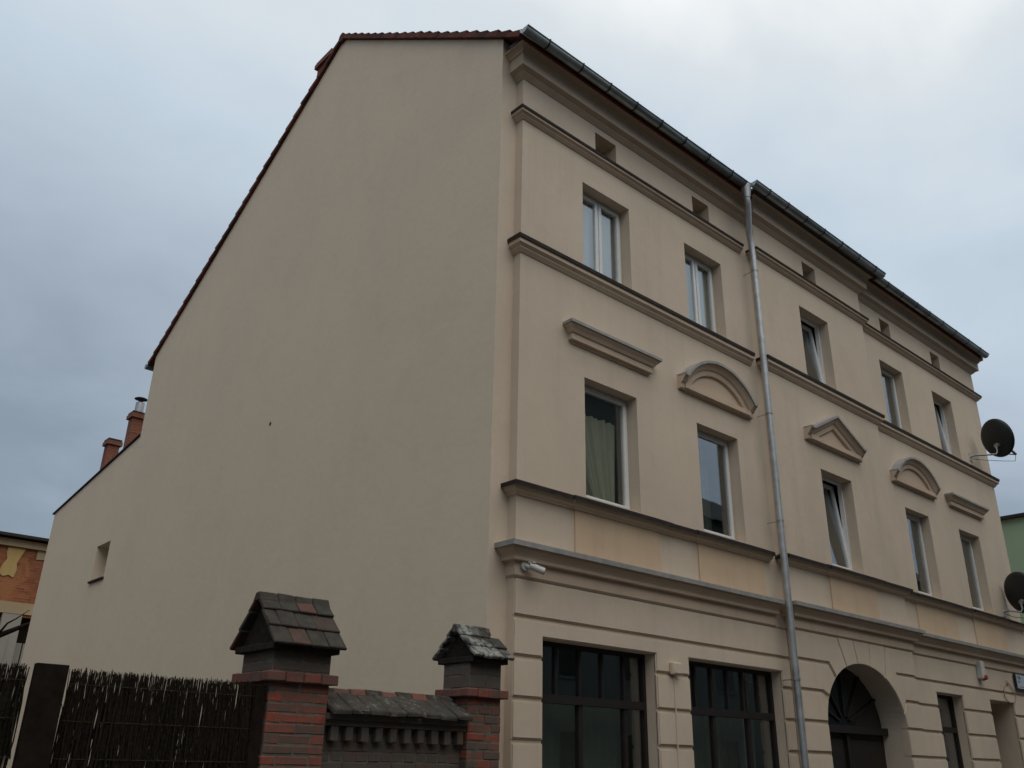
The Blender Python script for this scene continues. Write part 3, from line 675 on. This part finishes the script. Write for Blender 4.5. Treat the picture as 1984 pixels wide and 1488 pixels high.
# satellite dishes (seen from behind)
def dish(label, mount, pos, aim, a=.37, b=.43):
    t = thing('satellite_dish', label, 'satellite dish', mount, 'black satellite dishes on the facade')
    M_ = Matrix.Translation(Vector(pos)) @ Vector(aim).normalized().to_track_quat('Z', 'Y').to_matrix().to_4x4()
    nr, ns = 8, 36; V = []; F = []
    def surf(off):
        base = len(V); V.append(M_ @ Vector((0, 0, -.10+off)))
        for i in range(1, nr+1):
            f = i/nr
            for k in range(ns): th = 2*math.pi*k/ns; V.append(M_ @ Vector((a*f*math.cos(th), b*f*math.sin(th), -.10*(1-f*f)+off)))
        for k in range(ns): F.append((base, base+1+k, base+1+(k+1) % ns))
        for i in range(nr-1):
            for k in range(ns): p0 = base+1+i*ns; F.append((p0+k, p0+ns+k, p0+ns+(k+1) % ns, p0+(k+1) % ns))
        return base+1+(nr-1)*ns
    e0 = surf(0); e1 = surf(-.012)
    for k in range(ns): F.append((e0+k, e0+(k+1) % ns, e1+(k+1) % ns, e1+k))
    MB().add(V, F, True).build('reflector', M_DISH, t)
    rim = [M_ @ Vector((a*math.cos(2*math.pi*k/36), b*math.sin(2*math.pi*k/36), 0)) for k in range(37)]
    MB().tube(rim, .008, 6, False).build('rim', M_STEEL if False else M_DISH, t)
    back = M_ @ Vector((0, -.16, -.10)); low = M_ @ Vector((0, -b*.85, -.03)); lnb = M_ @ Vector((0, -b*1.0, .46)); m_ = Vector(mount)
    MB().tube([back, M_ @ Vector((0, -.17, -.17))], .05, 8).build('mount_bracket', M_STEEL, t)
    be = M_ @ Vector((0, -.17, -.16)); el = Vector((be.x, be.y, be.z-.20))
    MB().tube([be+Vector((0, 0, .05)), be, be+Vector((0, 0, -.14)), el+Vector((-.02, .03, 0)), m_+Vector((0, -.12, .02)), m_+Vector((0, -.01, 0))], .02, 10).build('mast', M_STEEL, t)
    MB().box(m_.x-.06, m_.x+.06, -.012, -.001, m_.z-.09, m_.z+.09).build('wall_plate', M_PLAST, t)
    MB().tube([low, lnb], .013, 8).build('feed_arm', M_DISH, t)
    MB().tube([lnb+Vector((0, 0, .01)), lnb+(M_ @ Vector((0, .12, -.12))-M_ @ Vector((0, 0, 0)))], .03, 10).build('receiver', M_STEEL, t)
    MB().tube([lnb, lnb+Vector((-.06, .02, -.16)), low+Vector((.05, 0, -.16)), (el+m_)/2+Vector((0, 0, -.10)), m_+Vector((0, -.03, -.04))], .006, 6).build('cable', M_DISH, t)
    for dz in (.03, -.02): MB().box(back.x-.02, back.x+.02, back.y-.06, back.y-.045, back.z+dz-.01, back.z+dz+.01).build('clamp', M_STEEL, t)
dish('upper black satellite dish on a bent arm against the sky', (13.56, 0, 8.06), (13.98, -.50, 8.50), (.93, -.22, .26))
dish('lower black satellite dish above the shop cornice, cut by the picture edge', (13.72, 0, 4.70), (13.90, -.38, 5.08), (.93, -.22, .26))

# curtains
def curtain(label, pts_top, pts_bot, m, folds=9, amp=.025, group=None, z1=None, z0=None, taper=None):
    (xa, xb, y) = pts_top; (xc, xd) = pts_bot; V = []; F = []; nx, nz = folds*6, 12
    for j in range(nz+1):
        f = j/nz; x0, x1 = xa+(xc-xa)*f**1.3, xb+(xd-xb)*f**1.3; z = z1+(z0-z1)*f
        for i in range(nx+1):
            u = i/nx; V.append((x0+(x1-x0)*u, y+amp*(.7*math.sin(u*folds*2*math.pi+.4*math.sin(3*f))+.6*math.sin(u*folds*1.27*math.pi+1.3+.5*f)+.25*math.sin(u*41+f*2)), z))
    for j in range(nz):
        for i in range(nx): b = j*(nx+1)+i; F.append((b, b+1, b+nx+2, b+nx+1))
    o = MB().add(V, F, True).build('curtain', m, fix=False); return tag(o, label, 'curtain', group)
curtain('pale yellow curtain drawn aside in the first-floor window nearest the house corner', (1.14, 2.06, .30), (1.58, 2.0), M_YCUR, 8, .03, z1=5.85, z0=4.65)
curtain('added white net brightening the two-sash top-floor window nearest the house corner', (1.17, 2.15, .285), (1.17, 2.15), M_NET, 10, .02, z1=9.2, z0=7.86)  # net added to give the pane the brightness of reflected sky
curtain('added white net brightening the two-sash top-floor window next to the downpipe', (3.48, 4.44, .285), (3.48, 4.44), M_NET, 10, .02, z1=9.2, z0=7.86)  # same added net, whitens the pane like a sky reflection
curtain('grey-green net in the shop window nearest the house corner', (.45, 2.33, .50), (.45, 2.33), M_DCUR, 12, .03, z1=2.24, z0=.55)
curtain('grey-green net in the shop window next to the downpipe', (3.05, 5.05, .50), (3.3, 4.9), M_DCUR, 14, .04, z1=2.24, z0=.55)
curtain('grey net in the lowest window right of the arched door', (9.97, 10.98, .45), (9.97, 10.98), M_DCUR, 8, .02, z1=2.8, z0=.75)
curtain('dim net in the first-floor window under the right arched hood', (9.9, 10.84, .45), (9.9, 10.84), M_GCUR, 8, .02, z1=6.1, z0=4.65)
curtain('dim net in the first-floor window under the far flat hood', (12.22, 13.17, .45), (12.22, 13.17), M_GCUR, 8, .02, z1=6.1, z0=4.65)
curtain('pale net in the top-floor window above the right arched hood', (9.8, 10.72, .45), (9.8, 10.72), M_GCUR, 8, .02, z1=9.15, z0=7.9)
curtain('net in the first-floor window next to the downpipe', (3.52, 4.47, .55), (3.52, 4.47), M_GCUR, 8, .02, z1=6.1, z0=4.65)

# ------------------------------------------------------------------ brick pillars and wall
FYP = -.45                                     # street face of the pillar shafts
BH, BJ = .067, .010
def brick_proto(l, w, h, m):
    out = []
    for k in range(5):
        me = MB().box(-l/2, l/2, -w/2, w/2, -h/2, h/2).jitter(.0028).mesh('brick', bevel=random.choice((.004, .006, .009))); me.materials.append(m); out.append(me)
    return out
def pick(v): return random.choice(v)
def pillar(label, x0, x1, capx, ridge_z, eave_z, capmat, neck0, neck1, band, rows_t):
    w = x1-x0; y0 = FYP; y1 = FYP+w; cx, cy = (x0+x1)/2, (y0+y1)/2
    t = thing('brick_pillar', label, 'pillar', (cx, cy, 0), 'brick pillars with tiled gable caps')
    MB().box(x0+.004, x1-.004, y0+.004, y1-.004, 0, neck1).build('mortar_core', M_MORT, t)
    d = .118; L2 = (w-BJ)/2; Ls = (w-2*d-2*BJ)
    long = brick_proto(L2, d, BH, M_BRICK); side = brick_proto(d, Ls, BH, M_BRICK); longr = brick_proto(d, L2, BH, M_BRICK); sider = brick_proto(Ls, d, BH, M_BRICK)
    z = band[0]-BH/2-.004; k = 0
    while z > .03:
        j = lambda: random.uniform(-.003, .003)
        if k % 2 == 0:
            for s in (-1, 1): link('brick', pick(long), None, t, (s*(L2+BJ)/2, y0+d/2-cy+j(), z)); link('brick', pick(long), None, t, (s*(L2+BJ)/2, y1-d/2-cy+j(), z)); link('brick', pick(side), None, t, (s*(w-d)/2+j(), 0, z))
        else:
            for s in (-1, 1): link('brick', pick(longr), None, t, (x0+d/2-cx+j(), s*(L2+BJ)/2, z)); link('brick', pick(longr), None, t, (x1-d/2-cx+j(), s*(L2+BJ)/2, z)); link('brick', pick(sider), None, t, (0, s*(w-d)/2+j(), z))
        z -= BH+BJ; k += 1
    # projecting band of bricks
    e = .055; nb = 4; lb = (w+2*e)/nb
    bb = brick_proto(lb-.004, .12, band[1]-band[0], M_BRICKB); bs = brick_proto(.12, (w+2*e-.24)/2-.004, band[1]-band[0], M_BRICKB)
    zb = (band[0]+band[1])/2
    for i in range(nb):
        for s in (-1, 1): link('brick', pick(bb), None, t, (-w/2-e+lb*(i+.5), s*(w/2+e-.06), zb))
    for s in (-1, 1):
        for s2 in (-1, 1): link('brick', pick(bs), None, t, (s*(w/2+e-.06), s2*((w+2*e-.24)/4), zb))
    # neck courses
    zz = band[1]+.004; hN = (neck1-zz)/2
    nl = brick_proto(w/2-.006, .12, hN-.012, M_BRICKG); nsd = brick_proto(.12, w-.25, hN-.012, M_BRICKG)
    for r in range(2):
        for s in (-1, 1):
            for s2 in (-1, 1): link('brick', pick(nl), None, t, (s2*w/4, s*(w/2-.06), zz+hN*(r+.5)))
            link('brick', pick(nsd), None, t, (s*(w/2-.06), 0, zz+hN*(r+.5)))
    # cap: corbel slab, gable brick triangles, roof tiles
    c0, c1 = capx; hw = (c1-c0)/2; run = w/2+.125
    cap = MB().box(c0+.03, c1-.03, cy-run+.05, cy+run-.05, neck1, neck1+.055).build('cap_slab', M_SOOT_SHADE, t, bevel=.006)
    zs = neck1+.05
    th = ridge_z-eave_z; u = Vector((run, -th)).normalized()
    MB().prism([(cy-run+.07, zs), (cy+run-.07, zs), (cy, zs+(run-.07)*th/run)], 'x', c0+.075, c1-.075).build('gable_fill', M_SOOT_SHADE, cap)  # shade of the recess is put into the dark fill colour
    Ls_ = math.hypot(run, th); nrow = 3; lr = Ls_/nrow; ncol = 4; wc = (c1-c0)/ncol
    for s in (-1, 1):
        for r in range(nrow):
            for c in range(ncol):
                if capmat is M_CAP2 and r == 0 and c >= 3: continue
                off = (r % 2)*.35*wc; xa = max(c0, c0+wc*c-off); xb = min(c1, c0+wc*(c+1)-off)
                if c == ncol-1: xb = c1
                p0 = r*lr-.012; p1 = (r+1)*lr+.012; jj = random.uniform(-.006, .006)
                def pt(p, h): nrm = Vector((th, run)).normalized(); return (cy+s*(u.x*p+nrm.x*h), ridge_z+u.y*p+nrm.y*h)
                q = [pt(p0, -.035), pt(p1, -.018+jj), pt(p1, .016+jj), pt(p0, -.004)]
                MB().prism(q, 'x', xa+.0015, xb-.0015).jitter(.0045).build('cap_tile', capmat, t, bevel=.007)
    nrg = 4 if capmat is M_CAP1 else 3
    for c in range(nrg):
        xa = c0+(c1-c0)*c/nrg*(1 if capmat is M_CAP1 else .85); xb = xa+(c1-c0)/nrg*(1 if capmat is M_CAP1 else .85)
        MB().prism([(cy-.075, ridge_z-.075), (cy-.03, ridge_z+.006), (cy+.03, ridge_z+.006), (cy+.075, ridge_z-.075)], 'x', xa+.002, xb-.002).jitter(.006).build('ridge_tile', capmat, t, bevel=.009)
    return t
pillar('larger brick pillar with mossy dark tiled cap beside the brushwood fence', -2.98, -2.445, (-3.055, -2.385), 2.885, 2.455, M_CAP1, 2.25, 2.405, (2.165, 2.243), 0)
pillar('smaller brick pillar with lichen-white tiled cap at the house corner', -.955, -.555, (-1.005, -.505), 2.835, 2.53, M_CAP2, 2.24, 2.475, (2.165, 2.24), 0)
t = thing('brick_wall', 'low sooty brick wall with dentils and tiled coping between the two pillars', 'wall', (-1.7, -.2, 0))
wx0, wx1 = -2.445, -.955; wf, wbk = -.355, -.055
MB().box(wx0+.001, wx1-.001, wf+.005, wbk, 0, 1.90).build('mortar_core', M_MORT, t)
bw = brick_proto(.238, .11, BH, M_BRICKG); bh = brick_proto(.114, .11, BH, M_BRICKG)
z = 1.735-BH/2; k = 0
while z > .03:
    x = wx0+.002+(0 if k % 2 == 0 else 0); cnt = 0
    while x < wx1-.1:
        use = bh if k % 2 or (k % 2 == 0 and False) else bw
        l = .114 if use is bh else .238
        if x+l > wx1: break
        if z > 1.0 or use is bw: link('brick', pick(use), None, t, (x+l/2+1.7, wf+.055+random.uniform(-.003, .003)+.2, z))
        x += l+BJ; cnt += 1
    z -= BH+BJ; k += 1
dn = brick_proto(.072, .10, .118, M_BRICKG)
for i in range(10):
    link('dentil', pick(dn), None, t, (-2.335+.1475*i+1.7, -.375+.2, 1.802))
MB().box(wx0+.001, wx1-.001, -.43, -.0, 1.862, 1.905).build('dentil_course', M_BRICKG, t)
MB().box(wx0+.001, wx1-.001, -.47, .06, 1.907, 1.955).build('coping_bed', M_BRICKG, t)
for s in (-1, 1):
    for i in range(8):
        xa = wx0+.002+(wx1-wx0-.004)*i/8; xb = wx0+.002+(wx1-wx0-.004)*(i+1)/8; j = random.uniform(-.008, .008)
        yc = -.205; q = [(yc, 2.115), (yc+s*.335, 1.945+j), (yc+s*.335, 1.985+j), (yc, 2.155)]
        MB().prism(q, 'x', xa+.003, xb-.002).jitter(.006).build('coping_tile', M_CAP3, t, bevel=.008)
for i in range(9):
    xa = wx0+.004+(wx1-wx0-.008)*i/9; xb = xa+(wx1-wx0-.008)/9; j = random.uniform(-.006, .006)
    MB().prism([(-.275, 2.10+j), (-.235, 2.172+j), (-.175, 2.172+j), (-.135, 2.10+j)], 'x', xa+.002, xb-.002).jitter(.007).build('ridge_tile', M_CAP3 if i not in (1, 2, 4, 6) else M_BRICKB, t, bevel=.008)

# ------------------------------------------------------------------ brushwood fence
def brush(label, x0, x1, top):
    t = thing('brushwood_fence', label, 'fence', ((x0+x1)/2, -.40, 0), 'brushwood fence panels')
    mb = MB(); rnd = random.Random(int(abs(x0)*100)); n_ = int((x1-x0)*1400)
    for i in range(n_):
        x = rnd.uniform(x0, x1); y = -.40+rnd.gauss(0, .013); lay = rnd.random()
        L_ = rnd.uniform(.35, .9); zt = top+rnd.gauss(-.012, .011) if lay < .42 else rnd.uniform(.5, top-.05); zb = max(.02, zt-L_)
        r = rnd.uniform(.0028, .0062); V = []; dx = rnd.gauss(0, .022); bend = rnd.gauss(0, .012)
        for k in range(4):
            f = k/3; cx_ = x+dx*(f-.5)+bend*math.sin(math.pi*f); cy_ = y+rnd.gauss(0, .003); zz = zt+(zb-zt)*f; rr = r*(.45+.55*min(1, f*2+.1))
            for a in range(3): th = 2.1*a+i; V.append((cx_+rr*math.cos(th), cy_+rr*math.sin(th), zz))
        F = [(k*3+a, k*3+(a+1) % 3, k*3+3+(a+1) % 3, k*3+3+a) for k in range(3) for a in range(3)]+[(0, 1, 2)]
        mb.add(V, F)
    o = mb.build('brushwood', M_TWIG, t, fix=False); o['kind'] = 'stuff'
    for k in range(9):
        z = .15+k*(top-.25)/8; MB().tube([(x0, -.428, z), (x1, -.428, z)], .002, 5).build('wire', M_WIRE, t)
    for z in (.4, 1.25): MB().box(x0, x1, -.372, -.345, z, z+.05).build('rail', M_BLACKW, t)
brush('brushwood fence panel between the dark post and the larger brick pillar', -4.462, -3.09, 2.145)
brush('brushwood fence panel left of the dark post at the picture edge', -6.6, -4.735, 2.15)
o = MB().box(-4.715, -4.505, -.50, -.44, 0, 2.16).build('fence_post', M_BLACKW, bevel=.006); tag(o, 'wide dark wooden board post between the two brushwood panels', 'post', 'fence posts')
o = MB().box(-3.085, -3.0, -.44, -.36, 0, 2.13).build('fence_post', M_BLACKW, bevel=.006); tag(o, 'slim dark fence post against the larger brick pillar', 'post', 'fence posts')

# ------------------------------------------------------------------ neighbouring buildings
BYF = 24.
t = thing('old_brick_house', 'derelict orange brick house with peeling yellow plaster behind the fence on the left', 'house', (-6, BYF+4, 0))
mb = MB(); wops = [(-1.05, .36, 2.2, 5.55, .3), (.94, 2.2, 2.2, 5.50, .3), (-3.2, -2.0, 2.2, 5.55, .3), (-2.2, -1.2, 6.3, 7.3, .25), (-5.5, -4.4, 6.3, 7.3, .25)]
wall_grid(mb, -16, 4, BYF, 0, 7.6, wops); mb.quad((-16, BYF, 0), (-16, BYF+9, 0), (-16, BYF+9, 7.6), (-16, BYF, 7.6)); mb.quad((4, BYF, 0), (4, BYF+9, 0), (4, BYF+9, 7.6), (4, BYF, 7.6)); mb.quad((-16, BYF+9, 0), (4, BYF+9, 0), (4, BYF+9, 7.6), (-16, BYF+9, 7.6))
mb.build('wall', M_OLDB, t, fix=False)
MB().box(-16, 4, BYF-.12, BYF+.02, 7.6, 7.82).build('cornice', M_CREAM2, t)
MB().prism([(BYF-.35, 7.86), (BYF+4.5, 8.2), (BYF+9.35, 7.86), (BYF+9.35, 7.95), (BYF+4.5, 8.3), (BYF-.35, 7.95)], 'x', -16.2, 4.2).build('roof', M_CAPD, t)
MB().box(-16, 4, BYF-.05, BYF+.02, 5.58, 5.92).build('plaster_band', M_CREAM2, t)
MB().box(.37, .93, BYF-.04, BYF+.02, 2.0, 5.58).build('plaster_pier', M_GREY2, t); MB().box(2.2, 4, BYF-.035, BYF+.02, 0, 5.58).build('plaster_field', M_GREY2, t)
MB().prism([(-.02, 6.75), (.12, 6.66), (.27, 6.72), (.42, 6.65), (.47, 6.9), (.43, 7.1), (.52, 7.35), (.60, 7.58), (.1, 7.58), (.08, 7.4), (.13, 7.2), (.03, 7.0)], 'y', BYF-.03, BYF+.01).build('plaster_patch', M_YEL, t)
MB().prism([(.95, 7.3), (1.25, 7.32), (1.9, 7.2), (2.4, 7.35), (2.4, 7.6), (.95, 7.6)], 'y', BYF-.03, BYF+.01).build('plaster_patch', M_CREAM2, t)
for a, b, c, d, e in wops: MB().box(a-.02, b+.02, BYF+.28, BYF+.34, c-.02, d+.02).build('shutter', M_BLACKW if c < 3 else M_GRATE, t)
for k in range(5): MB().box(.96+k*.24, 1.16+k*.24, BYF+.20, BYF+.27, 2.2, 4.75).build('plank', M_GREY2, t)
# bare branch in front of it
tr = thing('bare_tree', 'bare dark leaning branch in front of the derelict brick house', 'tree', (-2.6, 21, 0))
MB().tube([(-2.6, 21, 0), (-2.4, 21, 2.2), (-1.6, 21, 3.7), (-.3, 21, 4.55), (.5, 21, 5.0)], .1, 8, True, [.16, .14, .11, .08, .05]).build('trunk', M_BLACKW, tr)
MB().tube([(-1.6, 21, 3.7), (-1.2, 21.2, 4.6), (-.9, 21.2, 5.6)], .05, 6, True, [.06, .04, .02]).build('branch', M_BLACKW, tr)
MB().tube([(-.3, 21, 4.55), (-.15, 20.8, 4.9), (.05, 20.8, 5.05), (.3, 20.7, 5.3)], .05, 6, True, [.04, .025, .018, .008]).build('branch', M_BLACKW, tr)
GXX = 20.
t = thing('green_house', 'pale green plastered house with dark roof edge beyond the right end', 'house', (26, 5, 0))
MB().box(GXX, 32, -.2, 12, 0, 8.15).build('wall', M_GREEN, t)
MB().box(GXX-.12, 32.1, -.35, 12.1, 8.15, 8.24).build('roof_edge', M_CAPD, t)
mb = MB()
for fl in range(3):
    for k in range(4):
        x = 21.3+k*2.7; o = MB().box(x, x+1.1, -.24, -.15, 1.2+fl*2.5, 2.6+fl*2.5).build('window', M_WHITE, t); MB().box(x+.08, x+1.02, -.25, -.245, 1.28+fl*2.5, 2.52+fl*2.5).build('pane', M_DKGL, o)
# houses across the street, behind the camera: they shade the street and are mirrored in the panes
def opposite(label, x0, x1, h, m, yf=-12.4):
    t = thing('opposite_house', label, 'house', ((x0+x1)/2, yf-4, 0), 'houses across the street')
    MB().box(x0+.02, x1-.02, yf-9, yf, 0, h).build('wall', m, t)
    MB().prism([(yf+.3, h), (yf-4.5, h+3.0), (yf-9.3, h)], 'x', x0+.01, x1-.01).build('roof', M_SLATE, t)
    nw = int((x1-x0)/2.6); fl = int(h/3.1)
    for f in range(fl):
        for k in range(nw):
            x = x0+(x1-x0)*(k+.5)/nw; z = 1.0+f*3.05
            o = MB().box(x-.55, x+.55, yf-.03, yf+.03, z, z+1.6).build('window', m, t); MB().box(x-.46, x+.46, yf+.031, yf+.036, z+.09, z+1.51).build('pane', M_DKGL, o)
opposite('beige house straight across the street, behind the viewer', -14, 4, 9.0, M_OPP)
opposite('tall dark grey-green house across the street, mirrored in the shop windows', 4, 18, 14.0, M_OPP2)
opposite('lower dark grey-green house across the street, mirrored in the pane next to the downpipe', 18, 44, 10.4, M_OPP2)

# unseen house added left of the yard to shade the foot of the gable
t = thing('yard_shade_house', 'added grey house left of the yard, unseen, shading the gable foot', 'house', (-20, 6, 0))
MB().box(-25, -11.5, 0, 15, 0, 10.5).build('wall', M_OPP, t)
MB().prism([(-25.3, 10.5), (-11.2, 10.5), (-18.2, 14.0)], 'y', -.2, 15.2).build('roof', M_ROOF, t)
for fl in range(3):
    for k in range(5):
        y = 1.6+k*2.7; o = MB().box(-11.52, -11.46, y, y+1.1, 1.1+fl*2.6, 2.5+fl*2.6).build('window', M_WHITE, t); MB().box(-11.458, -11.452, y+.08, y+1.02, 1.18+fl*2.6, 2.42+fl*2.6).build('pane', M_DKGL, o)
